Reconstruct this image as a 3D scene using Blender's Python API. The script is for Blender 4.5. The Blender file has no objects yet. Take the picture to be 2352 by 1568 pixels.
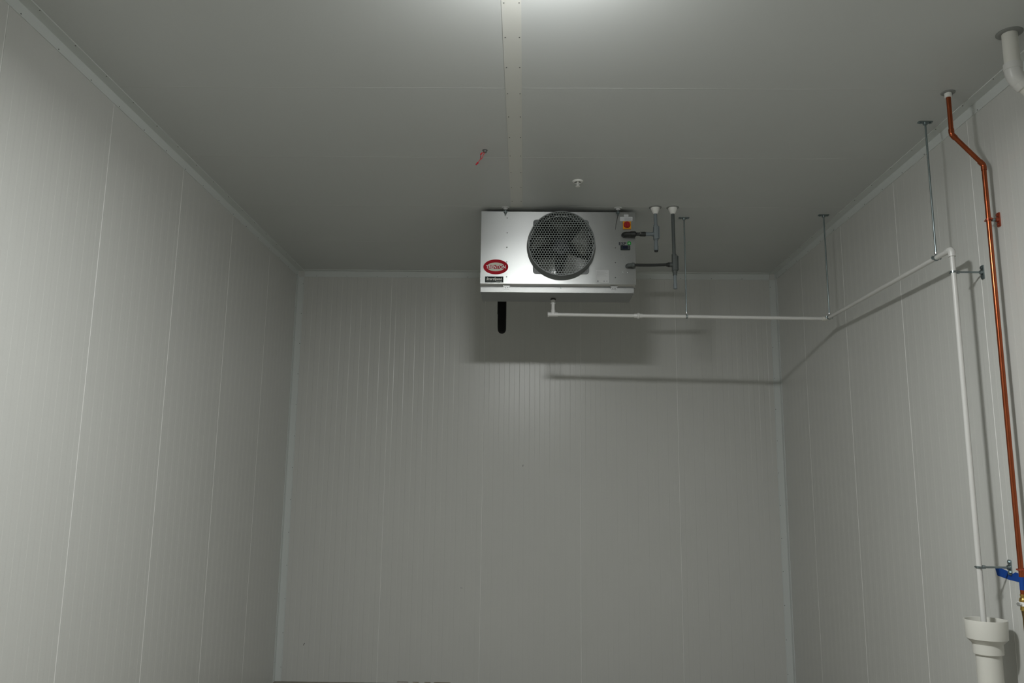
import bpy, math, random
from mathutils import Vector, Matrix

random.seed(7)
scene = bpy.context.scene
PI = math.pi

# ------------------------------------------------------------------ camera
# room frame: x right, y into the room, z up, floor at z = 0, eye above the origin
EYE = 1.7195
pitch, yaw, roll = 0.17770, -0.0167, 0.0114
cp, sp, cy_, sy_ = math.cos(pitch), math.sin(pitch), math.cos(yaw), math.sin(yaw)
fwd = Vector((sy_ * cp, cy_ * cp, sp))
right = Vector((cy_, -sy_, 0))
up = right.cross(fwd)
r2 = math.cos(roll) * right + math.sin(roll) * up
u2 = -math.sin(roll) * right + math.cos(roll) * up
cam = bpy.data.cameras.new('camera')
cam.sensor_width = 36.0
cam.lens = 1880.36 / 2352 * 36.0
cam.clip_start = 0.05
cam_ob = bpy.data.objects.new('camera', cam)
M = Matrix((r2, u2, -fwd)).transposed().to_4x4()
M.translation = Vector((0, 0, EYE))
cam_ob.matrix_world = M
scene.collection.objects.link(cam_ob)
scene.camera = cam_ob

# ------------------------------------------------------------------ world, exposure
world = bpy.data.worlds.new('world')
scene.world = world
world.use_nodes = True
world.node_tree.nodes['Background'].inputs[0].default_value = (0, 0, 0, 1)
scene.view_settings.view_transform = 'Standard'
scene.view_settings.look = 'None'
scene.view_settings.gamma = 1.0
scene.view_settings.use_curve_mapping = False
scene.view_settings.exposure = 0.0
LAMP_STRENGTH = 352.0
LAMP_COLOR = (0.985, 1.0, 0.985)

# ------------------------------------------------------------------ room sizes
L, R, D, H, FRONT = -2.2208, 2.4072, 7.7217, 3.789, -1.6
PANEL = 0.914

# ------------------------------------------------------------------ materials
def mat(name, color, rough=0.5, metal=0.0, bump=None, spec=0.5, noise=None, coat=0.0, aniso=0.0):
    m = bpy.data.materials.new(name)
    m.use_nodes = True
    nt = m.node_tree
    b = nt.nodes['Principled BSDF']
    b.inputs['Base Color'].default_value = (*color, 1)
    b.inputs['Roughness'].default_value = rough
    b.inputs['Metallic'].default_value = metal
    b.inputs['Specular IOR Level'].default_value = spec
    b.inputs['Coat Weight'].default_value = coat
    b.inputs['Anisotropic'].default_value = aniso
    tc = nt.nodes.new('ShaderNodeTexCoord')
    if noise:                                   # (scale, amount): faint uneven tone of the material itself
        n = nt.nodes.new('ShaderNodeTexNoise')
        n.inputs['Scale'].default_value = noise[0]
        n.inputs['Detail'].default_value = 4
        nt.links.new(tc.outputs['Object'], n.inputs['Vector'])
        mx = nt.nodes.new('ShaderNodeMix')
        mx.data_type = 'RGBA'
        mx.inputs['A'].default_value = (*[c * (1 - noise[1]) for c in color], 1)
        mx.inputs['B'].default_value = (*[min(1, c * (1 + noise[1])) for c in color], 1)
        nt.links.new(n.outputs['Fac'], mx.inputs['Factor'])
        nt.links.new(mx.outputs['Result'], b.inputs['Base Color'])
    if bump:                                    # (scale, strength, distance)
        n = nt.nodes.new('ShaderNodeTexNoise')
        n.inputs['Scale'].default_value = bump[0]
        n.inputs['Detail'].default_value = 3
        nt.links.new(tc.outputs['Object'], n.inputs['Vector'])
        bp = nt.nodes.new('ShaderNodeBump')
        bp.inputs['Strength'].default_value = bump[1]
        bp.inputs['Distance'].default_value = bump[2]
        nt.links.new(n.outputs['Fac'], bp.inputs['Height'])
        nt.links.new(bp.outputs['Normal'], b.inputs['Normal'])
    return m

PAN = mat('white_painted_panel', (0.595, 0.60, 0.575), 0.31, bump=(130, 0.25, 0.0010), noise=(1.3, 0.025))
CEIL = mat('white_painted_ceiling_panel', (0.56, 0.58, 0.57), 0.44, spec=0.9, bump=(130, 0.25, 0.0010), noise=(1.1, 0.02))
SEAL = mat('white_joint_sealant', (0.80, 0.80, 0.78), 0.3)
CSEAL = mat('ceiling_joint_sealant', (0.61, 0.63, 0.61), 0.4)
TRIM = mat('bluish_white_flashing', (0.65, 0.68, 0.665), 0.36)
STRIP = mat('cream_white_splice_strip', (0.64, 0.645, 0.605), 0.44, spec=0.9)
FLOOR = mat('brown_concrete', (0.26, 0.245, 0.205), 0.75, noise=(3, 0.2), bump=(40, 0.3, 0.002))
PVC = mat('white_pvc', (0.66, 0.66, 0.64), 0.32)
CREAM = mat('cream_pvc', (0.68, 0.675, 0.625), 0.35)
WHITE = mat('white_plastic', (0.78, 0.78, 0.75), 0.4)
GREYPVC = mat('blue_grey_pvc_conduit', (0.185, 0.215, 0.23), 0.5)
DKPVC = mat('dark_grey_pvc_conduit', (0.085, 0.097, 0.094), 0.55)
BLACK = mat('black_rubber', (0.018, 0.02, 0.019), 0.55)
FOAM = mat('black_foam_insulation', (0.008, 0.008, 0.008), 0.85, bump=(60, 0.4, 0.002), spec=0.2)
GUARD_SHADED = mat('grey_plastic_shaded', (0.16, 0.175, 0.175), 0.42)  # same plastic as the grille, shade on ring and plate put into the colour
STEEL = mat('zinc_plated_steel', (0.28, 0.33, 0.34), 0.28, 0.95)
DARKSTEEL = mat('dull_screw_steel', (0.16, 0.165, 0.16), 0.5, 0.6)
ALU = mat('bright_fan_aluminium', (0.34, 0.345, 0.34), 0.2, 1.0)
MOTOR = mat('dark_blue_grey_motor', (0.06, 0.065, 0.085), 0.45)
COIL = mat('dark_fin_coil', (0.03, 0.033, 0.033), 0.6, 0.4)
COPPER = mat('red_brown_copper', (0.38, 0.095, 0.038), 0.24, 0.9, noise=(9, 0.25))
COPPERC = mat('copper_clad_bracket', (0.42, 0.10, 0.055), 0.4, 0.7)
BRASS = mat('brass', (0.62, 0.43, 0.13), 0.3, 1.0)
BROWNBRASS = mat('tarnished_brass', (0.17, 0.11, 0.045), 0.45, 0.7)
TAPE = mat('blue_masking_tape', (0.007, 0.058, 0.30), 0.7, spec=0.25)
REDWIRE = mat('red_wire_insulation', (0.52, 0.02, 0.035), 0.4)
RED = mat('badge_red', (0.40, 0.008, 0.02), 0.6, spec=0.15)
BADGE = mat('badge_cream', (0.66, 0.68, 0.58), 0.6, spec=0.15)
BADGEW = mat('badge_white', (0.80, 0.80, 0.78), 0.6, spec=0.15)
BADGEK = mat('badge_black', (0.014, 0.02, 0.02), 0.6, spec=0.15)
PAPER = mat('white_label', (0.62, 0.64, 0.66), 0.6, spec=0.2)
PAPERG = mat('grey_foil_label', (0.52, 0.53, 0.53), 0.5, spec=0.3)
FLANGE = mat('grey_flange', (0.24, 0.25, 0.24), 0.5)
INK = mat('dark_print', (0.03, 0.035, 0.05), 0.6, spec=0.15)
INKG = mat('grey_print', (0.26, 0.27, 0.28), 0.5)
YELLOW = mat('yellow_orange_plastic', (0.72, 0.33, 0.02), 0.5, spec=0.3)
REDK = mat('red_plastic', (0.36, 0.012, 0.012), 0.45, spec=0.3)
GREEN = mat('green_emblem', (0.02, 0.33, 0.05), 0.6, spec=0.2)
SCREEN = mat('dark_blue_screen', (0.006, 0.010, 0.035), 0.15)
BEZEL = mat('black_bezel', (0.02, 0.03, 0.032), 0.6, spec=0.2)
SCUFF = mat('dark_scuff', (0.05, 0.05, 0.045), 0.8)
CHROME = mat('chrome', (0.75, 0.76, 0.77), 0.15, 1.0)

def galvanised(name, color, rough, sc, rel, wob=0.0, var=0.05, aniso=0.0):
    m = bpy.data.materials.new(name)
    m.use_nodes = True
    nt = m.node_tree
    b = nt.nodes['Principled BSDF']
    b.inputs['Metallic'].default_value = 1.0
    tc = nt.nodes.new('ShaderNodeTexCoord')
    v = nt.nodes.new('ShaderNodeTexVoronoi')
    v.inputs['Scale'].default_value = sc
    nt.links.new(tc.outputs['Object'], v.inputs['Vector'])
    n = nt.nodes.new('ShaderNodeTexNoise')
    n.inputs['Scale'].default_value = 1.0
    mp = nt.nodes.new('ShaderNodeMapping')      # rolled grain running along the sheet
    mp.inputs['Scale'].default_value = (300, 300, 420)
    nt.links.new(tc.outputs['Object'], mp.inputs['Vector'])
    nt.links.new(mp.outputs['Vector'], n.inputs['Vector'])
    mr = nt.nodes.new('ShaderNodeMapRange')
    mr.inputs['To Min'].default_value = rough - 0.01
    mr.inputs['To Max'].default_value = rough + 0.01
    nt.links.new(v.outputs['Color'], mr.inputs['Value'])
    nt.links.new(mr.outputs['Result'], b.inputs['Roughness'])
    mx = nt.nodes.new('ShaderNodeMix')
    mx.data_type = 'RGBA'
    mx.inputs['A'].default_value = (*[c * (1 - var) for c in color], 1)
    mx.inputs['B'].default_value = (*[min(1, c * (1 + var)) for c in color], 1)
    nt.links.new(v.outputs['Color'], mx.inputs['Factor'])
    nt.links.new(mx.outputs['Result'], b.inputs['Base Color'])
    b1 = nt.nodes.new('ShaderNodeBump')
    b1.inputs['Strength'].default_value = rel
    b1.inputs['Distance'].default_value = 0.0008
    nt.links.new(n.outputs['Fac'], b1.inputs['Height'])
    last = b1
    if wob:                                     # slow oil-canning of the thin sheet
        w = nt.nodes.new('ShaderNodeTexNoise')
        w.inputs['Scale'].default_value = 3.2
        w.inputs['Detail'].default_value = 1
        nt.links.new(tc.outputs['Object'], w.inputs['Vector'])
        b2 = nt.nodes.new('ShaderNodeBump')
        b2.inputs['Strength'].default_value = wob
        b2.inputs['Distance'].default_value = 0.02
        nt.links.new(w.outputs['Fac'], b2.inputs['Height'])
        nt.links.new(b1.outputs['Normal'], b2.inputs['Normal'])
        last = b2
    nt.links.new(last.outputs['Normal'], b.inputs['Normal'])
    if aniso:                                   # rolling direction across the sheet: reflections stretch vertically
        cx = nt.nodes.new('ShaderNodeCombineXYZ')
        cx.inputs[2].default_value = 1.0
        nt.links.new(cx.outputs[0], b.inputs['Tangent'])
        b.inputs['Anisotropic'].default_value = aniso
    return m

GALV = galvanised('galvanised_sheet', (0.40, 0.41, 0.405), 0.31, 500, 0.3, 0.10, 0.03, 0.68)
PANMETAL = galvanised('aluminium_pan', (0.27, 0.275, 0.27), 0.36, 160, 0.2, 0.0, 0.03)

def emitter(name, color, strength):
    m = bpy.data.materials.new(name)
    m.use_nodes = True
    nt = m.node_tree
    nt.nodes.clear()
    e = nt.nodes.new('ShaderNodeEmission')
    e.inputs[0].default_value = (*color, 1)
    e.inputs[1].default_value = strength
    o = nt.nodes.new('ShaderNodeOutputMaterial')
    nt.links.new(e.outputs[0], o.inputs[0])
    return m
LAMP = emitter('lit_lamp_lens', LAMP_COLOR, LAMP_STRENGTH)

# ------------------------------------------------------------------ mesh builder
class MB:
    def __init__(self):
        self.v, self.f = [], []
    def add(self, vs, fs):
        o = len(self.v)
        self.v += [tuple(p) for p in vs]
        self.f += [tuple(i + o for i in f) for f in fs]
        return self
    def box(self, x0, x1, y0, y1, z0, z1):
        vs = [(x, y, z) for z in (z0, z1) for y in (y0, y1) for x in (x0, x1)]
        return self.add(vs, [(0, 2, 3, 1), (4, 5, 7, 6), (0, 1, 5, 4), (2, 6, 7, 3), (0, 4, 6, 2), (1, 3, 7, 5)])
    def rbox(self, x0, x1, y0, y1, z0, z1, r=0.003, axis='y', n=4):
        """box with rounded outline, extruded along one axis"""
        if axis == 'y': a0, a1, b0, b1, c0, c1 = x0, x1, z0, z1, y0, y1
        elif axis == 'z': a0, a1, b0, b1, c0, c1 = x0, x1, y0, y1, z0, z1
        else: a0, a1, b0, b1, c0, c1 = y0, y1, z0, z1, x0, x1
        ring = []
        for (ca, cb, s) in ((a1 - r, b1 - r, 0), (a0 + r, b1 - r, 1), (a0 + r, b0 + r, 2), (a1 - r, b0 + r, 3)):
            for k in range(n + 1):
                t = (s + k / n) * PI / 2
                ring.append((ca + r * math.cos(t), cb + r * math.sin(t)))
        return self.prism(ring, c0, c1, axis)
    def prism(self, ring, c0, c1, axis):
        def P(a, b, c):
            return (a, c, b) if axis == 'y' else ((a, b, c) if axis == 'z' else (c, a, b))
        n = len(ring)
        vs = [P(a, b, c0) for a, b in ring] + [P(a, b, c1) for a, b in ring]
        fs = [(i, (i + 1) % n, n + (i + 1) % n, n + i) for i in range(n)]
        fs += [tuple(range(n - 1, -1, -1)), tuple(range(n, 2 * n))]
        return self.add(vs, fs)
    def tube(self, pts, r, seg=16, caps=True):
        pts = [Vector(p) for p in pts]
        rs = r if isinstance(r, (list, tuple)) else [r] * len(pts)
        t0 = (pts[1] - pts[0]).normalized()
        ref = Vector((0, 0, 1)) if abs(t0.z) < 0.9 else Vector((1, 0, 0))
        nrm = t0.cross(ref).normalized()
        vs, prev = [], t0
        for i, p in enumerate(pts):
            if i == 0: t = t0
            elif i == len(pts) - 1: t = (pts[i] - pts[i - 1]).normalized()
            else:
                a, b = (pts[i] - pts[i - 1]), (pts[i + 1] - pts[i])
                t = (a.normalized() + b.normalized()).normalized() if a.length > 1e-7 and b.length > 1e-7 else prev
            nrm = (nrm - t * nrm.dot(t)).normalized()
            bn = t.cross(nrm)
            for k in range(seg):
                an = 2 * PI * k / seg
                vs.append(p + rs[i] * (math.cos(an) * nrm + math.sin(an) * bn))
            prev = t
        fs = []
        for i in range(len(pts) - 1):
            for k in range(seg):
                a, b = i * seg + k, i * seg + (k + 1) % seg
                fs.append((a, b, b + seg, a + seg))
        if caps:
            fs.append(tuple(range(seg - 1, -1, -1)))
            fs.append(tuple(range((len(pts) - 1) * seg, len(pts) * seg)))
        return self.add(vs, fs)
    def lathe(self, prof, c, axis=(0, 0, 1), seg=28, closed=False):
        """profile of (radius, height) turned about an axis through c"""
        ax = Vector(axis).normalized()
        ref = Vector((1, 0, 0)) if abs(ax.x) < 0.9 else Vector((0, 1, 0))
        a = (ref - ax * ref.dot(ax)).normalized()
        b = ax.cross(a)
        c = Vector(c)
        vs, n = [], len(prof)
        for rr, hh in prof:
            for k in range(seg):
                t = 2 * PI * k / seg
                vs.append(c + ax * hh + rr * (math.cos(t) * a + math.sin(t) * b))
        fs = []
        for i in range(n if closed else n - 1):
            j = (i + 1) % n
            for k in range(seg):
                k2 = (k + 1) % seg
                fs.append((i * seg + k, i * seg + k2, j * seg + k2, j * seg + k))
        if not closed:
            if prof[0][0] > 1e-6: fs.append(tuple(range(seg - 1, -1, -1)))
            if prof[-1][0] > 1e-6: fs.append(tuple(range((n - 1) * seg, n * seg)))
        return self.add(vs, fs)
    def hexnut(self, c, axis, r, h):
        return self.lathe([(r, 0), (r, h)], c, axis, seg=6)
    def build(self, name, m, parent=None, smooth=35, bevel=0, weld=True):
        off = Vector(parent.matrix_world.translation) if parent else Vector((0, 0, 0))
        if parent:
            off = Vector(parent['_o'])
            o = off
        else:
            o = Vector((0, 0, 0))
        me = bpy.data.meshes.new(name)
        me.from_pydata([Vector(p) - off for p in self.v], [], self.f)
        if weld: me.validate()
        me.update()
        import bmesh
        bm = bmesh.new()
        bm.from_mesh(me)
        if weld: bmesh.ops.remove_doubles(bm, verts=bm.verts, dist=1e-6)
        bmesh.ops.recalc_face_normals(bm, faces=bm.faces)
        bm.to_mesh(me)
        bm.free()
        if smooth:
            for p in me.polygons: p.use_smooth = True
            me.set_sharp_from_angle(angle=math.radians(smooth))
        me.materials.append(m)
        ob = bpy.data.objects.new(name, me)
        scene.collection.objects.link(ob)
        if parent:
            ob.parent = parent
        ob['_o'] = tuple(o)
        if bevel:
            bv = ob.modifiers.new('bevel', 'BEVEL')
            bv.width = bevel
            bv.segments = 2
            bv.limit_method = 'ANGLE'
        return ob

def thing(name, label, cat, loc, group=None):
    e = bpy.data.objects.new(name, None)
    e.empty_display_size = 0.05
    e.location = loc
    scene.collection.objects.link(e)
    e['_o'] = tuple(loc)
    e['label'] = label
    e['category'] = cat
    if group: e['group'] = group
    return e
def struct(o):
    o['kind'] = 'structure'
    return o
def tagged(o, label, cat, group=None):
    o['label'] = label
    o['category'] = cat
    if group: o['group'] = group
    return o

def arc(c, a, b, r, t0, t1, n=8):
    """points of an arc about c in the plane of unit vectors a, b"""
    c, a, b = Vector(c), Vector(a), Vector(b)
    return [c + r * (math.cos(t) * a + math.sin(t) * b) for t in [t0 + (t1 - t0) * k / n for k in range(n + 1)]]
def bend(p, din, dout, r, n=8):
    """fillet of a corner at p between directions din (arriving) and dout (leaving)"""
    p, din, dout = Vector(p), Vector(din).normalized(), Vector(dout).normalized()
    ang = din.angle(dout)
    d = r * math.tan(ang / 2)
    s, e = p - din * d, p + dout * d
    nrm = (dout - din * dout.dot(din)).normalized()
    c = s + nrm * r
    return [c + r * (-nrm * math.cos(ang * k / n) + din * math.sin(ang * k / n)) for k in range(n + 1)]

# ------------------------------------------------------------------ the setting
def profile(a0, a1, seam, ribs=True, rib_d=0.00052, soft=0.005, bw=0.0026, bh=0.0012):
    """cross section of the wall sheet: (distance along, depth behind the face, is it the sealant bead)"""
    pts = []
    k0 = math.floor((a0 - seam) / PANEL) - 1
    k1 = math.ceil((a1 - seam) / PANEL) + 1
    w = PANEL / 19.0
    for k in range(k0, k1 + 1):
        s = seam + k * PANEL
        pts += [(s - bw, 0, 1), (s - bw * .6, -bh * .75, 1), (s, -bh, 1), (s + bw * .6, -bh * .75, 1), (s + bw, 0, 0),
                (s + bw + .0006, .0025, 0), (s + bw + .0018, .0025, 0), (s + bw + .0026, 0, 0)]
        if ribs:
            for i in range(1, 19):
                x = s + i * w
                a, b = (0, rib_d) if i % 2 else (rib_d, 0)
                hw = soft if i % 2 else 0.0011
                pts += [(x - hw, a, 0), (x + hw, b, 0)]
    pts = [q for q in pts if a0 + 1e-4 < q[0] < a1 - 1e-4]
    return [(a0, 0, 0)] + pts + [(a1, 0, 0)]
def sheet(name, m, ring, c0, c1, axis, marks, seal=None):
    """a panelled slab; the faces of the sealant beads get the sealant material"""
    o = MB().prism(ring, c0, c1, axis).build(name, m, smooth=0, weld=False)
    o.data.materials.append(seal or SEAL)
    for i, b in enumerate(marks):
        if b: o.data.polygons[i].material_index = 1
    return struct(o)
TH = 0.10
# left wall: along y, outward is -x
pr = profile(FRONT, D + TH, 3.159)
sheet('wall_left', PAN, [(L - d, y) for y, d, b in pr] + [(L - TH, D + TH), (L - TH, FRONT)], 0, H, 'z', [b for y, d, b in pr])
pr = profile(FRONT, D + TH, 3.324)
sheet('wall_right', PAN, [(R + d, y) for y, d, b in pr] + [(R + TH, D + TH), (R + TH, FRONT)], 0, H, 'z', [b for y, d, b in pr])
pr = profile(L, R, -2.2176, rib_d=0.0009, soft=0.0024)
wall_back = sheet('wall_back', PAN, [(x, D + d) for x, d, b in pr] + [(R, D + TH), (L, D + TH)], 0, H, 'z', [b for x, d, b in pr])
struct(MB().box(L - TH, R + TH, FRONT - TH, FRONT, 0, H).build('wall_front', PAN, smooth=0))
struct(MB().box(L - TH, R + TH, FRONT - TH, D + TH, -0.1, 0).build('floor', FLOOR, smooth=0))
pr = profile(FRONT - TH, D + TH, 3.997, ribs=False, bw=0.0015, bh=.0006)
sheet('ceiling', CEIL, [(y, H + d) for y, d, b in pr] + [(D + TH, H + TH), (FRONT - TH, H + TH)], L - TH, R + TH, 'x', [b for y, d, b in pr], CSEAL)
# small scuffs on the back wall
MB().prism([(-0.0165, 1.923), (-0.0125, 1.922), (-0.0115, 1.940), (-0.0155, 1.941)], D - 0.0012, D + 0.0015, 'y').build('scuff_mark', SCUFF, wall_back, 0)
MB().prism([(-1.982, 0.308), (-1.978, 0.307), (-1.967, 0.327), (-1.972, 0.329)], D - 0.0012, D + 0.0015, 'y').build('scuff_mark', SCUFF, wall_back, 0)
MB().prism([(-0.575, 0.823), (-0.555, 0.822), (-0.553, 0.826), (-0.573, 0.828)], D - 0.0012, D + 0.0015, 'y').build('scuff_mark', INKG, wall_back, 0)

for x0, x1, z0 in ((-1.125, -1.02, .0085), (-.985, -.925, .0075), (-.88, -.82, .0065), (-.795, -.64, .006)):
    MB().prism([(x0, z0), (x1, z0 - .001), (x1 - .006, z0 + .0035), (x0 + .008, z0 + .004)], D - .0012, D + .0015, 'y').build('dirt_mark', BROWNBRASS, wall_back, 0)

FW, T = 0.060, 0.0016
SECT = [(0, 0), (FW, 0), (FW, 0.0046), (FW - 0.004, 0.0046), (FW - 0.006, T), (T, T), (T, FW - 0.006), (0.0046, FW - 0.004), (0.0046, FW), (0, FW)]
def angle_trim(name, corner, du, dv, along, l0, l1, spacing=0.295, s0=0.12):
    """L flashing: flanges run from the corner along du and dv, length along 'along'"""
    c, du, dv, al = Vector(corner), Vector(du), Vector(dv), Vector(along)
    mb = MB()
    n = len(SECT)
    vs = [c + du * a + dv * b + al * l for l in (l0, l1) for a, b in SECT]
    fs = [(i, (i + 1) % n, n + (i + 1) % n, n + i) for i in range(n)] + [tuple(range(n)), tuple(range(2 * n - 1, n - 1, -1))]
    t = struct(mb.add(vs, fs).build(name, TRIM, smooth=0))
    proto = {}
    for fl, (a, nrm) in enumerate(((du, dv), (dv, du))):
        s = l0 + s0 + 0.05 * fl
        while s < l1 - 0.03:
            p = c + al * s + a * 0.050 + nrm * T
            if fl not in proto:
                o = MB().lathe([(0.0034, 0), (0.0034, 0.0012), (0.002, 0.0022), (0.0, 0.0024)], p, nrm, seg=8).build('screw', DARKSTEEL, t)
                proto[fl] = (o, p)
            else:
                o = proto[fl][0].copy()
                scene.collection.objects.link(o)
                o.parent = t
                o.location = p - proto[fl][1]
            s += spacing
    return t
angle_trim('trim_1', (L, 0, H), (0, 0, -1), (1, 0, 0), (0, 1, 0), FRONT, D - T)
angle_trim('trim_2', (R, 0, H), (0, 0, -1), (-1, 0, 0), (0, 1, 0), FRONT, D - T)
angle_trim('trim_3', (0, D, H), (0, 0, -1), (0, -1, 0), (1, 0, 0), L + FW, R - FW)
angle_trim('trim_4', (L, D, 0), (1, 0, 0), (0, -1, 0), (0, 0, 1), 0.0, H - FW)
angle_trim('trim_5', (R, D, 0), (-1, 0, 0), (0, -1, 0), (0, 0, 1), 0.0, H - FW)
strip = struct(MB().box(-0.117, -0.0305, FRONT, 5.842, H - 0.0022, H).build('trim_6', STRIP, smooth=0))
pro = None
y = 5.71
while y > 2.0:
    for x in (-0.106, -0.040):
        if pro is None:
            p0 = Vector((x, y, H - 0.0022))
            pro = MB().lathe([(0.0034, 0), (0.0034, 0.0012), (0.002, 0.0022), (0.0, 0.0024)], p0, (0, 0, -1), seg=8).build('screw', DARKSTEEL, strip)
        else:
            o = pro.copy()
            scene.collection.objects.link(o)
            o.parent = strip
            o.location = Vector((x, y, H - 0.0022)) - p0
    y -= 0.276

# ------------------------------------------------------------------ the lamp above the top edge of the view
lx, ly, lz = 0.06, 2.50, 3.590
lamp = thing('ceiling_light', 'flat rectangular white ceiling lamp hanging on a short stem in front of the cooling unit', 'lamp', (lx, ly, H))
MB().rbox(lx - .176, lx + .176, ly - .13, ly + .13, lz - .020, lz + .015, .02, 'z').build('lamp_lens', LAMP, lamp)
MB().rbox(lx - .182, lx + .182, ly - .132, ly + .132, lz + .0151, lz + .06, .02, 'z').build('housing', WHITE, lamp)
for sx_ in (-1, 1):
    MB().rbox(lx + sx_ * .181 - .004, lx + sx_ * .181 + .004, ly - .132, ly + .132, lz - .013, lz + .016, .006, 'x').build('end_cap', WHITE, lamp)  # unseen lamp ends, added to hold side light off the left and right walls
MB().tube([(lx, ly, lz + .06), (lx, ly, H - .02)], .01).build('stem', WHITE, lamp)
MB().lathe([(.06, 0), (.06, .012), (.03, .02)], (lx, ly, H), (0, 0, -1)).build('canopy', WHITE, lamp)

# ------------------------------------------------------------------ the cooling unit
UY = 5.87                                   # plane of its front panel
UX0, UX1 = -0.335, 0.8065
UZ0, UZ1 = 3.2072, 3.7635
YB = 6.17
unit = thing('evaporator_unit', 'galvanised steel cooling unit with one round fan hung under the ceiling', 'cooling unit', ((UX0 + UX1) / 2, UY, 3.14))
FC, FZ = 0.258, 3.4905                      # fan centre
HOLE = 0.236
# front panel with a round opening
N = 72
mb = MB()
ring = [(FC + HOLE * math.cos(2 * PI * k / N), FZ + HOLE * math.sin(2 * PI * k / N)) for k in range(N)]
angs = [math.atan2(z - FZ, x - FC) for x, z in ((UX1, UZ1), (UX0, UZ1), (UX0, UZ0), (UX1, UZ0))]
def outer(t):
    c, s = math.cos(t), math.sin(t)
    k = min(((UX1 - FC) / c if c > 1e-9 else 1e9), ((UX0 - FC) / c if c < -1e-9 else 1e9),
            ((UZ1 - FZ) / s if s > 1e-9 else 1e9), ((UZ0 - FZ) / s if s < -1e-9 else 1e9))
    return (FC + k * c, FZ + k * s)
ts = sorted([2 * PI * k / N for k in range(N)] + [a % (2 * PI) for a in angs])
n = len(ts)
vs = []
for yy in (UY, UY + 0.0015):
    vs += [(FC + HOLE * math.cos(t), yy, FZ + HOLE * math.sin(t)) for t in ts]
    vs += [(outer(t)[0], yy, outer(t)[1]) for t in ts]
fs = []
for i in range(n):
    j = (i + 1) % n
    fs += [(i, j, n + j, n + i), (2 * n + i, 3 * n + i, 3 * n + j, 2 * n + j), (i, 2 * n + i, 2 * n + j, j), (n + i, n + j, 3 * n + j, 3 * n + i)]
mb.add(vs, fs)
# folded bottom return
mb.add([(UX0, UY, UZ0), (UX1, UY, UZ0), (UX1, UY + .012, UZ0 - .022), (UX0, UY + .012, UZ0 - .022),
        (UX0, UY + .0015, UZ0), (UX1, UY + .0015, UZ0), (UX1, UY + .0135, UZ0 - .022), (UX0, UY + .0135, UZ0 - .022)],
       [(0, 1, 2, 3), (4, 7, 6, 5), (0, 3, 7, 4), (1, 5, 6, 2), (3, 2, 6, 7), (0, 4, 5, 1)])
mb.build('front_panel', GALV, unit, smooth=0)
# cabinet shell
mb = MB()
mb.box(UX0, UX0 + .002, UY + .0016, YB, UZ0 - .018, UZ1)
mb.box(UX1 - .002, UX1, UY + .0016, YB, UZ0 - .018, UZ1)
mb.box(UX0, UX1, UY + .0016, YB, UZ1 - .002, UZ1 - .0001)
mb.box(UX0 - .003, UX0, UY - .001, UY + .014, UZ0, UZ1)
mb.box(UX1, UX1 + .003, UY - .001, UY + .014, UZ0, UZ1)
mb.build('cabinet', GALV, unit, smooth=0)
mb = MB().box(UX0 + .004, UX1 - .004, YB - .075, YB - .002, UZ0 - .012, UZ1 - .004)
k = UX0 + .01
mb.build('coil', COIL, unit, smooth=0)
mb = MB().lathe([(HOLE, 0), (HOLE, .10), (HOLE + .004, .10), (HOLE + .004, 0)], (FC, UY + .0017, FZ), (0, 1, 0), seg=64, closed=True)
mb.build('fan_throat', COIL, unit)
# drain pan
PT, PB = 3.1815, 3.1425
mb = MB()
yb, zb = YB + .01, 3.142
mb.add([(UX0, UY, PB), (UX1 - .012, UY, PB), (UX1 - .012, yb, zb), (UX0, yb, zb),
        (UX0, UY, PT), (UX1 - .012, UY, PT), (UX1 - .012, yb, PT), (UX0, yb, PT)],
       [(0, 3, 2, 1), (0, 1, 5, 4), (1, 2, 6, 5), (2, 3, 7, 6), (3, 0, 4, 7), (4, 5, 6, 7)])
pan = mb.build('drain_pan', PANMETAL, unit, smooth=0, bevel=.003)
mb = MB().box(UX0 - .001, UX1 - .011, UY - .003, UY + .006, PB - .002, PB + .004)
mb.box(UX0 - .001, UX1 - .011, UY - .003, UY + .006, PT - .004, PT + .001)
mb.build('pan_rim', PANMETAL, pan, smooth=0, bevel=.001)
for x in (UX0 + .006, UX1 - .018):
    MB().box(x - .005, x + .005, UY - .0035, UY, PB + .005, PT - .005).build('corner_tab', PANMETAL, pan, smooth=0)
for x in (-0.143, 0.648):
    l = MB().box(x - .021, x + .021, UY - .004, UY - .0005, PT - .016, PT + .004).box(x - .026, x + .026, UY - .007, UY + .004, PT + .003, PT + .009).build('latch', PANMETAL, pan, smooth=0)
    for dx in (-.009, .009):
        MB().lathe([(.004, 0), (.003, .003), (0, .0035)], (x + dx, UY - .004, PT - .007), (0, -1, 0), seg=8).build('latch_screw', DARKSTEEL, l)
MB().lathe([(.005, 0), (.004, .003), (0, .004)], (.257, UY - .003, PT - .004), (0, -1, 0), seg=10).build('pan_screw', STEEL, pan)
# panel screws
for (x, z) in ((-.145, 3.713), (-.1436, 3.598), (-.144, 3.4855), (-.144, 3.373), (-.144, 3.259), (.662, 3.4868), (.6608, 3.3734), (.6595, 3.2589)):
    MB().lathe([(.0046, 0), (.004, .002), (.002, .003), (0, .003)], (x, UY, z), (0, -1, 0), seg=10).build('panel_screw', DARKSTEEL, unit)
# small pressed dimples on the right of the panel
for (dx, dz, s) in ((.728, 3.437, .0045), (.748, 3.437, .0035), (.733, 3.412, .004), (.722, 3.388, .0035), (.747, 3.386, .0035), (.698, 3.340, .003), (.717, 3.302, .005), (.752, 3.300, .005), (.701, 3.434, .003)):
    MB().lathe([(s, 0), (s * .75, .0006), (0, .001)], (dx, UY, dz), (0, -1, 0), seg=10).build('dimple', GALV, unit)

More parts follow.
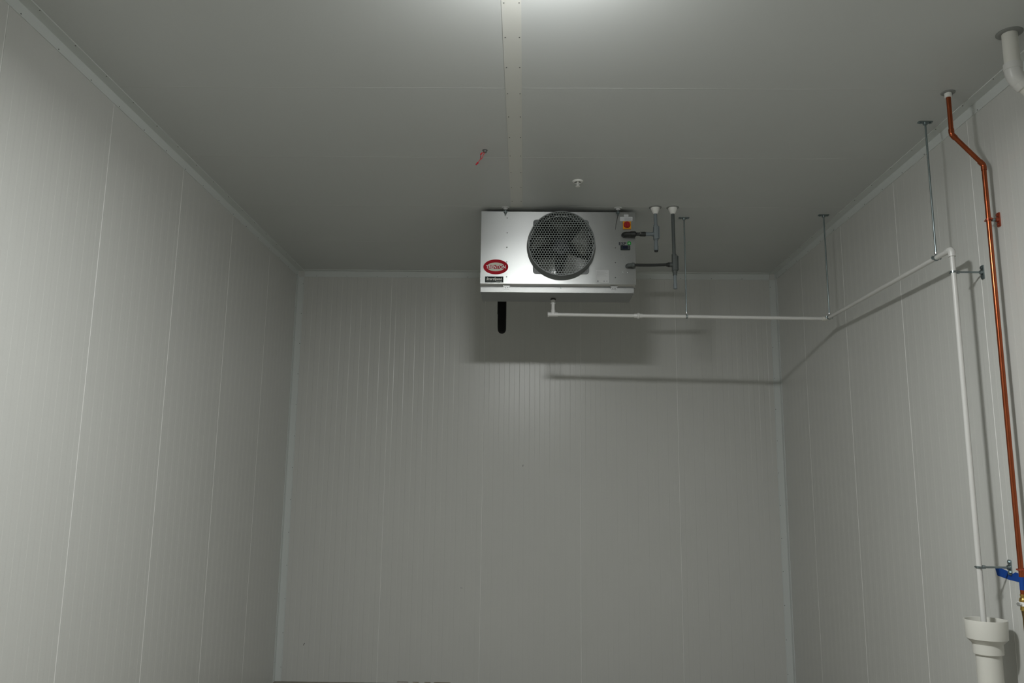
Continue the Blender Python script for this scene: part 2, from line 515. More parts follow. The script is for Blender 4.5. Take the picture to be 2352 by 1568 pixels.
# fan guard: mounting plate, deep ring, hexagonal grille
GR, GD = 0.2445, 0.093
gy = UY - GD
guard = MB()
guard.lathe([(GR + .010, 0), (GR + .009, .02), (GR + .003, .075), (GR + .001, GD), (GR - .006, GD), (GR - .006, .075), (GR - .004, 0)], (FC, UY - .006, FZ), (0, -1, 0), seg=72, closed=True)
g_ob = guard.build('fan_ring', GUARD_SHADED, unit)
# plate with rounded corners and a round opening
PH = 0.208
rr = 0.024
outl = []
for (ca, cb, s) in ((1, 1, 0), (-1, 1, 1), (-1, -1, 2), (1, -1, 3)):
    for q in range(7):
        t = (s + q / 6) * PI / 2
        outl.append((ca * (PH - rr) + rr * math.cos(t), cb * (PH - rr) + rr * math.sin(t)))
n = len(outl)
inn = []
for a, b in outl:
    t = math.atan2(b, a)
    rad = min(HOLE, math.hypot(a, b) - .004)
    inn.append((rad * math.cos(t), rad * math.sin(t)))
# densify the straight sides so the opening stays inside
full_o, full_i = [], []
for i in range(n):
    a, b = outl[i], outl[(i + 1) % n]
    for q in range(8):
        u = q / 8
        p = (a[0] + (b[0] - a[0]) * u, a[1] + (b[1] - a[1]) * u)
        t = math.atan2(p[1], p[0])
        rad = min(HOLE, math.hypot(*p) - .003)
        full_o.append(p)
        full_i.append((rad * math.cos(t), rad * math.sin(t)))
n = len(full_o)
vs = []
for yy in (UY - .0075, UY - .0001):
    vs += [(FC + a, yy, FZ - .0 + b) for a, b in full_o] + [(FC + a, yy, FZ + b) for a, b in full_i]
fs = []
for i in range(n):
    j = (i + 1) % n
    fs += [(i, j, n + j, n + i), (2 * n + i, 3 * n + i, 3 * n + j, 2 * n + j), (i, 2 * n + i, 2 * n + j, j), (n + i, n + j, 3 * n + j, 3 * n + i)]
pl = MB().add(vs, fs).build('mounting_plate', GUARD_SHADED, unit, smooth=30)
for sx in (-1, 1):
    for sz in (-1, 1):
        MB().lathe([(.0075, 0), (.007, .004), (.003, .005), (0, .005)], (FC + sx * (PH - .025), UY - .0075, FZ + sz * (PH - .025)), (0, -1, 0), seg=12).build('bolt', DARKSTEEL, pl)
# grille
HP = 0.0195
hr = HP / math.sqrt(3)
mb = MB()
cells = []
RI = GR - .005
for j in range(-20, 21):
    for i in range(-20, 21):
        cx = (i + 0.5 * (j % 2)) * HP
        cz = j * HP * math.sqrt(3) / 2
        if math.hypot(cx, cz) < RI + hr * .75:
            cells.append((cx, cz))
def clampr(x, z, rm):
    d = math.hypot(x, z)
    return (x, z) if d <= rm else (x * rm / d, z * rm / d)
for cx, cz in cells:
    o_, i_ = [], []
    for k in range(12):
        t = PI / 6 * k + PI / 6
        ro = hr if k % 2 == 0 else hr * math.cos(PI / 6)
        rin = (hr * 0.765) if k % 2 == 0 else hr * 0.715
        o_.append(clampr(cx + ro * math.cos(t), cz + ro * math.sin(t), RI))
        i_.append(clampr(cx + rin * math.cos(t), cz + rin * math.sin(t), RI - .0015))
    vs = []
    for yy in (gy - .001, gy + .006):
        vs += [(FC + a, yy, FZ + b) for a, b in o_] + [(FC + a, yy, FZ + b) for a, b in i_]
    fs = []
    for k in range(12):
        j = (k + 1) % 12
        fs += [(k, j, 12 + j, 12 + k), (24 + k, 36 + k, 36 + j, 24 + j), (12 + k, 12 + j, 36 + j, 36 + k)]
    mb.add(vs, fs)
GRILLE_LIT = mat('grey_plastic_lit', (0.23, 0.26, 0.25), 0.45)  # same plastic as the ring, lighter colour stands for the light on its front
mb.build('grille', GRILLE_LIT, unit, smooth=0)
# fan
fy = UY - 0.015
fan = MB().lathe([(.0, 0), (.028, .002), (.034, .010), (.036, .03), (.058, .034), (.062, .045), (.062, .13), (.05, .14), (0, .14)], (FC, fy - .035, FZ), (0, 1, 0), seg=32).build('fan_motor', MOTOR, unit)
for b in range(5):
    t0 = 2 * PI * b / 5 + math.radians(75)
    vs, nr, nc = [], 9, 8
    for i in range(nr):
        rr_ = .045 + (.224 - .045) * i / (nr - 1)
        w = math.radians(25 + 5 * math.sin(PI * i / (nr - 1)))
        tw = .040 * (1 - .45 * i / (nr - 1))
        for j in range(nc):
            u = j / (nc - 1) - .5
            a = t0 - u * 2 * w * (.75 + .35 * i / (nr - 1)) + .25 * (i / (nr - 1)) ** 2
            camber = .010 * (1 - 4 * u * u)
            vs.append((FC + rr_ * math.cos(a), fy + .02 + tw * u * 2 - camber, FZ + rr_ * math.sin(a)))
    m = len(vs)
    vs += [(x, y + .0018, z) for x, y, z in vs]
    fs = []
    for i in range(nr - 1):
        for j in range(nc - 1):
            q = i * nc + j
            fs += [(q, q + 1, q + nc + 1, q + nc), (m + q, m + q + nc, m + q + nc + 1, m + q + 1)]
    per = [j for j in range(nc)] + [i * nc + nc - 1 for i in range(1, nr)] + [(nr - 1) * nc + j for j in range(nc - 2, -1, -1)] + [i * nc for i in range(nr - 2, 0, -1)]
    for a, c in zip(per, per[1:] + per[:1]):
        fs.append((a, m + a, m + c, c))
    MB().add(vs, fs).build('fan_blade', ALU, fan, smooth=40)

# lettering and badges on the panel
def text(body, x0, x1, z0, h, yy, m, parent, name='lettering', bold=0.0, shear=0.0, thick=.0004):
    cu = bpy.data.curves.new('letters', 'FONT')
    cu.body = body
    cu.size = 1.0
    cu.offset = bold
    cu.shear = shear
    cu.extrude = 0.01
    o = bpy.data.objects.new('letters', cu)
    scene.collection.objects.link(o)
    dg = bpy.context.evaluated_depsgraph_get()
    me = bpy.data.meshes.new_from_object(o.evaluated_get(dg))
    bpy.data.objects.remove(o)
    vs = [v.co.copy() for v in me.vertices]
    ax, bx = min(v.x for v in vs), max(v.x for v in vs)
    az, bz = min(v.y for v in vs), max(v.y for v in vs)
    off = Vector(parent['_o'])
    for v in me.vertices:
        c = v.co
        X = x0 + (c.x - ax) / (bx - ax) * (x1 - x0)
        Z = z0 + (c.y - az) / (bz - az) * h
        v.co = Vector((X, yy - (c.z + .01) / .02 * thick, Z)) - off
    me.materials.clear()
    me.materials.append(m)
    me.name = name
    ob = bpy.data.objects.new(name, me)
    scene.collection.objects.link(ob)
    ob.parent = parent
    ob['_o'] = tuple(off)
    return ob
def ellipse(cx, cz, a, b, t0=0, t1=2 * PI, n=56):
    return [(cx + a * math.cos(t0 + (t1 - t0) * k / n), cz + b * math.sin(t0 + (t1 - t0) * k / n)) for k in range(n if t1 - t0 > 6.28 else n + 1)]
bcx, bcz, ba, bb = -0.2240, 3.3340, 0.0925, 0.0572
badge = MB().prism(ellipse(bcx, bcz, ba, bb), UY - .0012, UY - .0001, 'y').build('oval_badge', RED, unit)
badge['label'] = 'red and cream oval badge'
ia, ib = 0.0665, 0.0335
for sgn in (1, -1):                          # cream segments above and below the lettering
    h0 = 0.0150
    t = math.asin(h0 / ib)
    if sgn > 0: poly = ellipse(bcx, bcz, ia, ib, t, PI - t, 24)
    else: poly = ellipse(bcx, bcz, ia, ib, PI + t, 2 * PI - t, 24)
    MB().prism(poly, UY - .0017, UY - .0012, 'y').build('cream_field', BADGE, badge, 0)
MB().prism(ellipse(bcx, bcz, ia, ib), UY - .00135, UY - .0012, 'y').build('centre_field', RED, badge, 0)
text('TRENTON', -0.2965, -0.1515, 3.3210, 0.0260, UY - .0017, BADGEW, badge, bold=0.025)
sx0, sx1, sz0, sz1 = -0.3026, -0.1671, 3.2150, 3.2602
sp_ = MB().rbox(sx0, sx1, UY - .001, UY - .0001, sz0, sz1, .0015).build('black_sticker', BADGEK, unit, 0)
text('SmartSpeed.', sx0 + .010, sx1 - .008, 3.2285, 0.0240, UY - .001, BADGEW, sp_, bold=0.02, shear=0.25)
mb = MB()
xx = sx0 + .012
while xx < sx1 - .055:                       # a line of print too small to read
    mb.box(xx, xx + .0028, UY - .0014, UY - .001, 3.2245, 3.2278)
    xx += .0062
mb.box(sx1 - .052, sx1 - .010, UY - .0014, UY - .001, 3.2235, 3.2272)
mb.box(sx1 - .022, sx1 - .006, UY - .0014, UY - .001, 3.2165, 3.2188)
mb.build('fine_print', PAPERG, sp_, 0)
text('ESP', 0.6876, 0.7435, 3.5070, 0.0250, UY - .0001, INK, unit, bold=0.02)
em = MB().rbox(.7505, .7785, UY - .001, UY - .0001, 3.5085, 3.5365, .010).build('plus_emblem', GREEN, unit)
MB().box(.7565, .7725, UY - .0015, UY - .001, 3.5210, 3.5240).box(.7630, .7660, UY - .0015, UY - .001, 3.5145, 3.5305).build('plus_sign', BADGEW, em, 0)
dis = MB().rbox(.6993, .7706, UY - .010, UY - .0001, 3.4691, 3.5037, .004).build('display', BEZEL, unit, 30)
MB().rbox(.7165, .7505, UY - .0108, UY - .010, 3.4785, 3.4985, .001).build('screen', SCREEN, dis, 0)
for dz in (3.476, 3.484, 3.492):
    MB().box(.756, .763, UY - .0112, UY - .010, dz, dz + .004).build('button', DKPVC, dis, 0)
sw = MB().rbox(.7186, .7784, UY - .012, UY - .0001, 3.6303, 3.6893, .003).build('isolator_switch', YELLOW, unit, 30)
kn = MB().lathe([(.0245, 0), (.0245, .010), (.022, .013), (0, .013)], (.748, UY - .012, 3.6605), (0, -1, 0), seg=28).build('knob', REDK, sw)
MB().rbox(.7435, .7525, UY - .036, UY - .024, 3.640, 3.681, .003).build('grip', REDK, kn, 30)
lb = MB().box(.7285, .7618, UY - .0006, UY - .0001, 3.7284, 3.7450).build('label', PAPER, unit, 0)
MB().box(.733, .757, UY - .0009, UY - .0006, 3.7345, 3.7365).build('fine_print', PAPERG, lb, 0)
lb = MB().box(.6985, .7917, UY - .0006, UY - .0001, 3.6942, 3.7270).build('label', PAPER, unit, 0)
mb = MB()
for i in range(4):
    mb.box(.732, .787 - .006 * (i % 2), UY - .0009, UY - .0006, 3.6985 + .0065 * i, 3.7005 + .0065 * i)
mb.build('fine_print', INKG, lb, 0)
lb = MB().box(.5172, .6108, UY - .0006, UY - .0001, 3.2183, 3.3166).build('rating_plate', PAPERG, unit, 0)
mb = MB()
for i in range(7):
    mb.box(.523, .603 - .012 * ((i * 7) % 3), UY - .0009, UY - .0006, 3.2700 + .0062 * i, 3.2712 + .0062 * i)
mb.lathe([(.007, 0), (.007, .0003)], (.530, UY - .0006, 3.2305), (0, -1, 0), seg=14)
mb.lathe([(.0045, 0), (.0045, .0003)], (.576, UY - .0006, 3.2310), (0, -1, 0), seg=14)
mb.box(.593, .600, UY - .0009, UY - .0006, 3.2275, 3.2345)
mb.build('fine_print', INKG, lb, 0)

# hanger bolts that carry the unit
for x, tail in ((-.157, False), (.682, True)):
    yb_ = 5.852
    t = MB().tube([(x, yb_, H - .004), (x, yb_, H - .058)], .0050, 12).build('hanger_bolt', STEEL, unit)
    MB().lathe([(.0285, 0), (.0285, .003), (.024, .006), (.010, .007)], (x, yb_, H), (0, 0, -1)).build('cap_washer', PAPERG, t)
    MB().lathe([(.016, .0065), (.016, .014), (.010, .018)], (x, yb_, H), (0, 0, -1), seg=20).build('cap', PAPERG, t)
    MB().hexnut((x, yb_, H - .034), (0, 0, -1), .010, .010).build('nut', STEEL, t)
    MB().box(x - .016, x + .016, yb_ - .010, UY, H - .034, H - .0315).build('bracket', STEEL, t, 0)
    for dx in (-.021, .021):
        MB().lathe([(.005, 0), (.004, .003), (0, .004)], (x + dx, yb_, H - .004), (0, 0, -1), seg=8).build('washer_screw', DARKSTEEL, t)
    if tail:
        MB().tube([(x, yb_ - .006, H - .055), (x - .006, UY - .012, H - .08), (x - .014, UY - .010, H - .12), (x - .020, UY - .008, H - .165)], [.0018, .0016, .0013, .0008], 8).build('dark_tail', BLACK, t)  # thin dark tapering strand running down from the right bolt

# black insulated suction line that loops down behind the unit
tx, ry, fy_ = -0.202, 6.900, 6.770
t = thing('insulated_pipe', 'black foam-insulated pipe loop hanging down behind the cooling unit', 'pipe', (tx, ry, H))
zt = 3.0495
rb = (ry - fy_) / 2
path = [(tx, ry, H)] + [(tx, ry, zt + .08 + rb)] + arc((tx, (ry + fy_) / 2, zt + rb), (0, 1, 0), (0, 0, -1), rb, 0, PI, 14) + \
    bend((tx, fy_, 3.42), (0, 0, 1), (0, -1, 0), .07) + [(tx, YB + .0005, 3.42)]
MB().tube(path, .035, 20).build('pipe', FOAM, t)
MB().tube([(tx, fy_, zt + rb + .055), (tx, fy_, 3.32)], .0375, 20).build('insulation_sleeve', FOAM, t)

# ------------------------------------------------------------------ conduits beside the unit
CY = 5.835
def boot(x, y, t):
    MB().lathe([(.047, 0), (.047, .002), (.043, .005), (.036, .005)], (x, y, H), (0, 0, -1), seg=32).build('flange', FLANGE, t)
    MB().lathe([(.0345, .003), (.0335, .010), (.020, .044), (.0138, .050)], (x, y, H), (0, 0, -1), seg=28).build('boot', WHITE, t)
x = .958
t = thing('conduit_drop', 'blue-grey plastic conduit with tee box and black fitting into the panel beside the yellow switch', 'conduit', (x, CY, H), 'conduits beside the cooling unit')
boot(x - .001, CY, t)
MB().tube([(x - .001, CY, H - .045), (x, CY, 3.645)], .0128).build('pipe', GREYPVC, t)
mb = MB().rbox(x - .018, x + .020, CY - .022, CY + .022, 3.545, 3.640, .008, 'z')
mb.lathe([(.0165, 0), (.0165, .014)], (x, CY, 3.638), seg=20)
mb.lathe([(.0165, 0), (.0165, .012)], (x, CY, 3.535), seg=20)
mb.lathe([(.0165, 0), (.0165, .015)], (x - .015, CY, 3.583), (-1, 0, 0), seg=20)
bd = mb.build('conduit_body', GREYPVC, t)
MB().rbox(x + .020, x + .024, CY - .021, CY + .021, 3.548, 3.637, .006, 'x').build('cover', GREYPVC, bd)
MB().tube([(x, CY, 3.54), (x, CY, 3.49)], .0130).build('pipe', GREYPVC, t)
MB().lathe([(.0165, 0), (.0165, .034), (.0125, .034), (.0125, .004)], (x, CY, 3.492), (0, 0, -1), seg=20).build('coupling', GREYPVC, t)
MB().lathe([(.0135, 0), (.0135, .012)], (x, CY, 3.459), (0, 0, -1), seg=20).build('end_cap', BLACK, t)
MB().tube([(x - .02, CY, 3.583), (.878, CY, 3.583)], .0145).build('pipe', GREYPVC, t)
mb = MB().lathe([(.0165, 0), (.0175, .004), (.0165, .040), (.0125, .047), (.0125, .068), (.017, .072), (.0205, .076), (.0205, .110), (.018, .114), (.0165, .118), (.0165, .140)], (.882, CY, 3.5825), (-1, 0, 0), seg=20)
mb.build('fitting', BLACK, t)
p = bend((.722, CY, 3.582), (-1, 0, 0), (0, 1, 0), .018)
MB().tube([(.745, CY, 3.582)] + p + [(.722, UY - .0006, 3.582)], .0170).build('elbow', BLACK, t)
MB().box(.838, .848, CY - .0178, CY - .0168, 3.585, 3.588).build('print_mark', WHITE, t, 0)

x = 1.0885
t = thing('conduit_drop', 'taller dark grey conduit with tee box farther from the cooling unit', 'conduit', (x, CY, H), 'conduits beside the cooling unit')
boot(x - .002, CY, t)
MB().tube([(x - .002, CY, H - .045), (x, CY, 3.42)], .0128).build('pipe', DKPVC, t)
mb = MB().rbox(x - .016, x + .024, CY - .024, CY + .024, 3.305, 3.415, .010, 'z')
mb.lathe([(.018, 0), (.018, .016)], (x, CY, 3.412), seg=20)
mb.lathe([(.018, 0), (.018, .012)], (x + .002, CY, 3.295), seg=20)
mb.lathe([(.0175, 0), (.0175, .020)], (x - .014, CY, 3.350), (-1, 0, 0), seg=20)
bd = mb.build('conduit_body', DKPVC, t)
MB().rbox(x + .024, x + .028, CY - .022, CY + .022, 3.308, 3.412, .008, 'x').build('cover', DKPVC, bd)
MB().lathe([(.0175, 0), (.0175, .010), (.0155, .012), (.0155, .027)], (x + .003, CY, 3.297), (0, 0, -1), seg=20).build('connector', DKPVC, t)
MB().tube([(x + .003, CY, 3.275), (x + .003, CY, 3.19)], .0115).build('pipe', GREYPVC, t)
MB().lathe([(.0140, 0), (.0140, .038), (.011, .038), (.011, .005)], (x + .003, CY, 3.2065), (0, 0, -1), seg=20).build('coupling', GREYPVC, t)
mb = MB().lathe([(.013, 0), (.018, .002), (.018, .013), (.0145, .015), (.0145, .024)], (x - .033, CY, 3.350), (-1, 0, 0), seg=12)
mb.build('connector', BLACK, t)
nr_ = 46
pts, rs = [], []
for i in range(nr_ + 1):
    u = i / nr_
    pts.append((1.034 + (.795 - 1.034) * u, CY, 3.350 - .004 * u - .002 * math.sin(PI * u)))
    rs.append(.0098 + .0009 * (i % 2))
MB().tube(pts, rs, 14).build('flexible_hose', BLACK, t)
MB().lathe([(.013, 0), (.0185, .003), (.0185, .018), (.014, .021), (.014, .030)], (.797, CY, 3.346), (-1, 0, 0), seg=12).build('hose_nut', DKPVC, t)
p = bend((.746, CY, 3.344), (-1, 0, 0), (0, 1, 0), .018)
MB().tube([(.770, CY, 3.345)] + p + [(.746, UY - .0001, 3.344)], .0145).build('elbow', DKPVC, t)

# ------------------------------------------------------------------ white condensate drain line
PX, PY = 2.2525, 4.216                       # the vertical pipe
A = Vector((.208, 6.085, 3.0235))              # centre of the tee
B = Vector((2.254, 6.035, 2.9965))              # elbow at the right wall
C_ = Vector((PX, PY, 2.992))                 # elbow above the vertical pipe
dl = thing('drain_pipe', 'white plastic drain pipe running from the cooling unit along the right wall and down', 'pipe', tuple(A))
pr_ = 0.0134
ab = (B - A).normalized()
bc = (C_ - B).normalized()
MB().tube([A + ab * .03, B - ab * .02], pr_).build('pipe', PVC, dl)
MB().tube([B + bc * .02, C_ - bc * .02], pr_).build('pipe', PVC, dl)
MB().tube([C_ - Vector((0, 0, .02)), (PX, PY, 1.075)], pr_).build('pipe', PVC, dl)
mb = MB().tube([A - ab * .030, A + ab * .036], .0178, 20)
mb.tube([A - ab * .041, A - ab * .030], .0192, 20)
mb.lathe([(.0178, 0), (.0178, .018), (.0165, .036)], A, (0, 0, 1), seg=20)
mb.build('tee', PVC, dl)
MB().tube([A + Vector((0, 0, .02)), A + Vector((0, 0, .090))], pr_).build('riser', PVC, dl)
MB().lathe([(.0175, 0), (.0175, .034)], A + Vector((0, 0, .078)), (0, 0, 1), seg=20).build('coupling', PVC, dl)
MB().lathe([(.020, 0), (.020, .005)], (A.x, A.y, 3.1355), (0, 0, 1), seg=20).build('rubber_ring', BLACK, dl)
U = A + ab * .645
MB().lathe([(.0155, -.034), (.0165, -.030), (.0175, -.010), (.0225, -.008), (.0225, .005), (.0175, .008), (.0165, .026), (.0155, .029)], U, ab, seg=20).build('union', PVC, dl)
def elbow(name, P, din, dout, r, rad, hub, m, parent, seg=20):
    din, dout = Vector(din).normalized(), Vector(dout).normalized()
    pts = bend(P, din, dout, rad)
    mb = MB().tube([pts[0] - din * .004] + pts + [pts[-1] + dout * .004], r, seg)
    mb.tube([pts[0] - din * hub, pts[0]], r * 1.06, seg)
    mb.tube([pts[-1], pts[-1] + dout * hub], r * 1.06, seg)
    return mb.build(name, m, parent)
elbow('elbow', B, ab, bc, .0165, .016, .020, CREAM, dl)
elbow('elbow', C_, bc, (0, 0, -1), .0172, .017, .022, PVC, dl)

def ring_clamp(mb, c, axis, side, r, w=.010, t=.003):
    """split ring round a pipe with two bolted ears"""
    axis, side = Vector(axis).normalized(), Vector(side).normalized()
    mb.lathe([(r, -w / 2), (r + t, -w / 2), (r + t, w / 2), (r, w / 2)], c, axis, seg=24, closed=True)
    for s in (-1, 1):
        e = Vector(c) + side * s * (r + t + .005)
        mb.tube([e - side * s * .007, e + side * s * .005], [.0055, .0045], 8)
        o = axis.cross(side)
        mb.tube([e - o * .010, e + o * .010], .0035, 8)
    return mb
def rod_hanger(x, y, zpipe, axis, side, lab):
    t = thing('pipe_hanger', lab, 'pipe hanger', (x, y, H), 'rod hangers of the white drain pipe')
    pl = MB().rbox(x - .040, x + .040, y - .014, y + .014, H - .006, H - .0001, .006, 'z').build('ceiling_plate', STEEL, t)
    MB().lathe([(.013, .005), (.012, .018), (.008, .020)], (x, y, H), (0, 0, -1), seg=16).build('socket', STEEL, t)
    for dx in (-.027, .027):
        MB().hexnut((x + dx, y, H - .006), (0, 0, -1), .008, .005).build('bolt', STEEL, pl)
    MB().tube([(x, y, H - .015), (x, y, zpipe + .024)], .0053, 12).build('rod', STEEL, t)
    MB().lathe([(.006, 0), (.009, .004), (.009, .013), (.006, .016)], (x, y, zpipe + .018), (0, 0, 1), seg=12).build('rod_nut', CHROME, t)
    ring_clamp(MB(), (x, y, zpipe), axis, side, pr_ + .0006).build('clamp', STEEL, t)
    return t
q = A + ab * 1.006
rod_hanger(q.x, q.y, q.z, ab, (0, 1, 0), 'long thin steel rod hanger beside the conduits right of the cooling unit')
q = B + bc * .055
rod_hanger(q.x, q.y, q.z, bc, (1, 0, 0), 'steel rod hanger at the elbow where the white pipe meets the right wall')
q = B + bc * (6.035 - 4.378)
rod_hanger(q.x, q.y, q.z, bc, (1, 0, 0), 'steel rod hanger nearest the copper pipe, holding the raised end of the white pipe')

def wall_bracket(y, z, xp, r, mt, mrod, lab, group, cat='pipe bracket'):
    t = thing('pipe_bracket', lab, cat, (R, y, z), group)
    pl = MB().rbox(R - .006, R - .0001, y - .013, y + .013, z - .037, z + .037, .005, 'x').build('wall_plate', mt, t)
    MB().lathe([(.012, .005), (.011, .016), (.008, .018)], (R, y, z), (-1, 0, 0), seg=16).build('socket', mt, t)
    for dz in (-.025, .025):
        MB().hexnut((R - .006, y, z + dz), (-1, 0, 0), .008, .006).build('bolt', mt, pl)
    MB().tube([(R - .012, y, z), (xp + r + .010, y, z)], .0053, 12).build('rod', mrod, t)
    MB().lathe([(.006, 0), (.009, .003), (.009, .015), (.006, .018)], (xp + r + .001, y, z), (1, 0, 0), seg=12).build('rod_nut', mrod, t)
    ring_clamp(MB(), (xp, y, z), (0, 0, 1), (0, 1, 0), r + .0006).build('clamp', mt, t)
    return t
wall_bracket(PY, 2.868, PX, pr_, STEEL, STEEL, 'zinc steel wall bracket near the top of the vertical white pipe', 'wall brackets of the white pipe')
wall_bracket(PY, 1.3635, PX, pr_, STEEL, STEEL, 'zinc steel wall bracket over the blue tape, above the drain funnel', 'wall brackets of the white pipe')

# ------------------------------------------------------------------ copper water line
cr_ = 0.0118
cu = thing('copper_pipe', 'reddish copper water pipe with an offset near the ceiling, running down the right wall', 'pipe', (2.2055, 4.035, H))
y0 = 4.030
P0 = Vector((2.2055, y0, H))
P1 = Vector((2.2050, y0, 3.556))
P2 = Vector((2.3545, y0, 3.388))
P3 = Vector((2.3480, y0, 1.245))
d1, d2, d3 = (P1 - P0).normalized(), (P2 - P1).normalized(), (P3 - P2).normalized()
MB().lathe([(.036, 0), (.036, .002), (.032, .005), (.019, .005)], P0, (0, 0, -1), seg=28).build('flange', FLANGE, cu)
MB().lathe([(.0185, .004), (.0180, .026), (.0155, .028), (.0122, .028)], P0, (0, 0, -1), seg=24).build('sleeve', WHITE, cu)
MB().tube([P0 - Vector((0, 0, .01)), P1 - d1 * .01], cr_).build('pipe', COPPER, cu)
MB().tube([P1 + d2 * .01, P2 - d2 * .01], cr_).build('pipe', COPPER, cu)
MB().tube([P2 + d3 * .01, P3], cr_).build('pipe', COPPER, cu)
elbow('elbow', P1, d1, d2, cr_ + .0014, .022, .020, COPPER, cu)
elbow('elbow', P2, d2, d3, cr_ + .0014, .022, .020, COPPER, cu)
def cux(z): return P2.x + (P3.x - P2.x) * (P2.z - z) / (P2.z - P3.z)
MB().tube([(cux(1.336), y0, 1.336), (cux(1.277), y0, 1.277)], cr_ + .0006).build('tape_wrap', TAPE, cu)['label'] = 'band of blue masking tape'
vx = P3.x
v = MB().lathe([(.0145, 0), (.0145, .008), (.0125, .010), (.0125, .014), (.017, .018), (.019, .026), (.019, .030)], (vx, y0, 1.258), (0, 0, -1), seg=20)
v.lathe([(.021, .030), (.021, .052), (.017, .058)], (vx, y0, 1.258), (0, 0, -1), seg=8)
v.lathe([(.016, .056), (.018, .064), (.018, .072), (.0125, .078)], (vx, y0, 1.258), (0, 0, -1), seg=20)
vo = v.build('brass_valve', BRASS, cu)
MB().tube([(vx, y0, 1.185), (vx, y0, 1.15), (vx + .004, y0, 0.0005)], [.0145, .0118, .0118], 16).build('lower_pipe', BROWNBRASS, cu)
MB().tube([(vx - .012, y0 - .01, 1.216), (vx - .034, y0 - .02, 1.216)], .006, 12).build('valve_stem', BRASS, vo)
MB().hexnut((vx - .030, y0 - .018, 1.216), (-.9, -.4, 0), .0095, .012).build('valve_nut', CHROME, vo)
hd = Vector((.42, -.9, 0)).normalized()
hs = Vector((vx - .027, y0 - .017, 1.216))
sd = Vector((-.9, -.42, 0)) * .0012
mb = MB()
vs = []
for s in (-1, 1):
    for (a, dz) in ((-.012, -.010), (.10, -.008), (.10, .008), (-.012, .010)):
        vs.append(hs + hd * a + Vector((0, 0, dz)) + sd * s)
mb.add(vs, [(0, 1, 2, 3), (7, 6, 5, 4), (0, 4, 5, 1), (1, 5, 6, 2), (2, 6, 7, 3), (3, 7, 4, 0)])
mb.build('valve_handle', WHITE, vo, 0)
wall_bracket(4.030, 3.094, cux(3.094), cr_, COPPERC, STEEL, 'copper-coloured wall bracket holding the upper copper pipe', 'copper pipe brackets')
wall_bracket(4.030, 1.3695, cux(1.3695), cr_, COPPERC, STEEL, 'copper-coloured wall bracket just above the blue tape band on the copper pipe', 'copper pipe brackets')
# strip of tape on the wall
ring = [(4.352, 1.3475), (4.338, 1.3135), (4.29, 1.3085), (4.238, 1.303), (4.19, 1.3015), (4.150, 1.300), (4.148, 1.3200), (4.151, 1.341), (4.178, 1.3445), (4.190, 1.339),
        (4.206, 1.333), (4.235, 1.340), (4.262, 1.347), (4.30, 1.352)]
tp = MB().prism(ring, R - .0012, R - .00005, 'x').build('masking_tape', TAPE, smooth=0)
tagged(tp, 'torn strip of blue masking tape stuck on the right wall under a pipe bracket', 'tape')

# ------------------------------------------------------------------ drain funnel and stand pipe
cx0, cy0 = 2.262, PY
ds = thing('drain_funnel', 'cream plastic drain funnel on a wide stand pipe catching the white pipe', 'drain', (cx0, cy0, 0))
MB().lathe([(.0570, .93), (.0570, .9590), (.0665, .9560), (.0675, .9580), (.0685, 1.003), (.0700, 1.006), (.0900, 1.026), (.0915, 1.0275), (.0960, 1.112), (.0950, 1.116), (.0915, 1.115),
            (.0880, 1.036), (.0840, 1.030), (.0600, 1.008), (.0540, 1.000), (.0540, .93)], (cx0, cy0, 0), seg=48, closed=True).build('funnel', CREAM, ds, 24)
MB().lathe([(.0575, 0.0003), (.0575, .9595), (.0545, .9595), (.0545, 0.0003)], (cx0, cy0, 0), seg=40, closed=True).build('stand_pipe', CREAM, ds)

# ------------------------------------------------------------------ large white pipe out of the ceiling, top right
bx, by = 2.195, 3.46
bp = thing('vent_pipe', 'thick white plastic pipe bending out of the ceiling at the top right', 'pipe', (bx, by, H))
MB().lathe([(.056, 0), (.056, .0025), (.050, .006), (.034, .006)], (bx, by, H), (0, 0, -1), seg=36).build('flange', FLANGE, bp)
MB().tube([(bx, by, H - .001), (bx, by, 3.60)], .0330, 28).build('pipe', CREAM, bp)
dd = Vector((1, 0, -1)).normalized()
P1 = Vector((bx, by, 3.575))
P2 = P1 + dd * .19
elbow('elbow', P1, (0, 0, -1), dd, .0365, .075, .030, PVC, bp, 28)
MB().tube([P1 + dd * .04, P2 - dd * .03], .0330, 28).build('pipe', CREAM, bp)
elbow('elbow', P2, dd, (0, 0, -1), .0365, .075, .030, PVC, bp, 28)
MB().tube([P2 - Vector((0, 0, .04)), (P2.x, by, 0.0005)], .0330, 28).build('pipe', CREAM, bp)

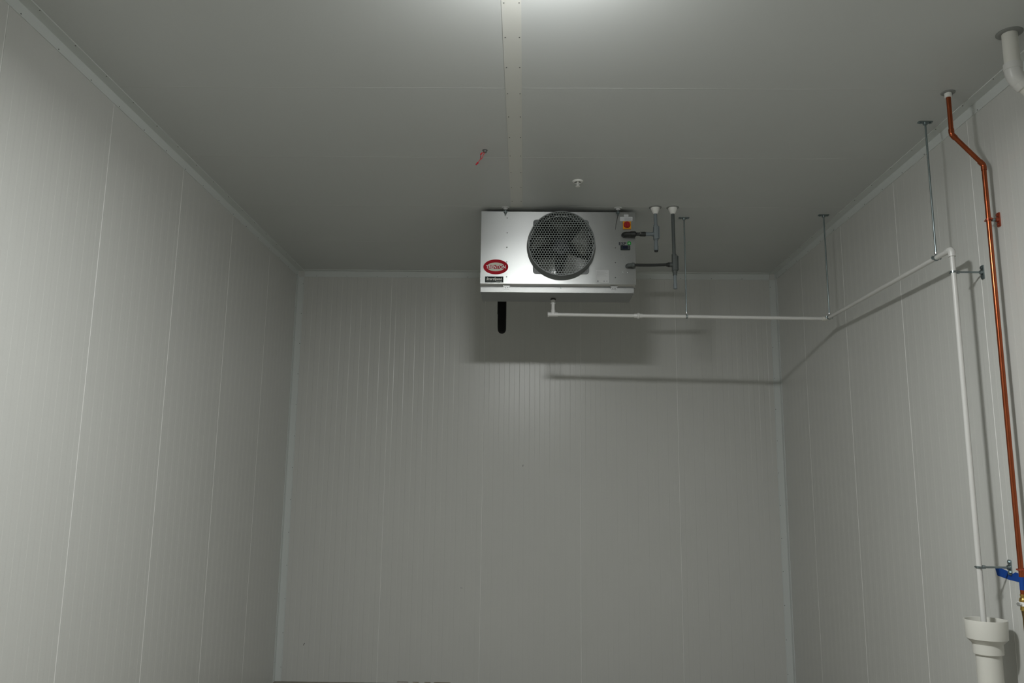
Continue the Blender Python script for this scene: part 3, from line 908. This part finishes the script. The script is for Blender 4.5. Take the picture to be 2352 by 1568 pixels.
# ------------------------------------------------------------------ sprinkler head and loose red wires on the ceiling
sx, sy = .348, 5.313
s = thing('sprinkler_head', 'small white sprinkler head in the ceiling in front of the cooling unit', 'sprinkler', (sx, sy, H))
MB().lathe([(.037, 0), (.036, .004), (.030, .009), (.026, .010), (.0245, .006), (.0245, .001)], (sx, sy, H), (0, 0, -1), seg=32, closed=True).build('escutcheon', WHITE, s)
MB().lathe([(.0243, .0003), (.0243, .0010)], (sx, sy, H), (0, 0, -1), seg=24).build('recess_shade', DARKSTEEL, s)  # flat dark disc standing in for the shade inside the ring
mb = MB().lathe([(.007, .001), (.007, .012), (.0035, .014), (.0035, .034), (.005, .036)], (sx, sy, H), (0, 0, -1), seg=12)
for sgn in (-1, 1):
    mb.tube([(sx + sgn * .006, sy, H - .010), (sx + sgn * .010, sy, H - .020), (sx + sgn * .003, sy, H - .034)], .0016, 6)
mb.build('frame', WHITE, s)
MB().lathe([(.003, .034), (.0155, .036), (.0155, .0375), (.003, .039)], (sx, sy, H), (0, 0, -1), seg=20).build('deflector', WHITE, s)

wx, wy = -.262, 4.800
w = thing('wire_stub', 'loose red wires hanging from a grey stub in the ceiling left of the strip', 'wire', (wx, wy, H))
MB().lathe([(.017, 0), (.017, .002), (.0125, .003), (.0115, .014), (.009, .016)], (wx, wy, H), (0, 0, -1), seg=18).build('stub', DARKSTEEL, w)
MB().tube([(wx - .006, wy, H - .016), (wx - .016, wy - .006, H - .020), (wx - .024, wy - .008, H - .036), (wx - .021, wy - .008, H - .052), (wx - .029, wy - .008, H - .066), (wx - .038, wy - .01, H - .080), (wx - .043, wy - .01, H - .088)], .0019, 8).build('red_wire', REDWIRE, w)
MB().tube([(wx - .002, wy, H - .018), (wx - .009, wy - .006, H - .034), (wx - .016, wy - .008, H - .055), (wx - .028, wy - .008, H - .068)], .0022, 8).build('red_wire', REDWIRE, w)
MB().tube([(wx - .018, wy - .004, H - .026), (wx - .027, wy - .006, H - .040), (wx - .027, wy - .007, H - .056), (wx - .022, wy - .008, H - .060)], .0014, 8).build('black_wire', BLACK, w)
MB().lathe([(.0035, 0), (.0055, .004), (.0055, .014), (.0035, .017)], (wx - .017, wy - .005, H - .020), (-.6, -.1, -.8), seg=10).build('wire_joint', REDWIRE, w)
MB().lathe([(.0035, 0), (.0060, .003), (.0060, .010), (.0035, .013), (.0045, .016), (.0045, .022)], (wx - .040, wy - .01, H - .084), (-.6, -.1, -.75), seg=10).build('wire_cap', REDWIRE, w)

for o in bpy.data.objects:
    if '_o' in o:
        del o['_o']
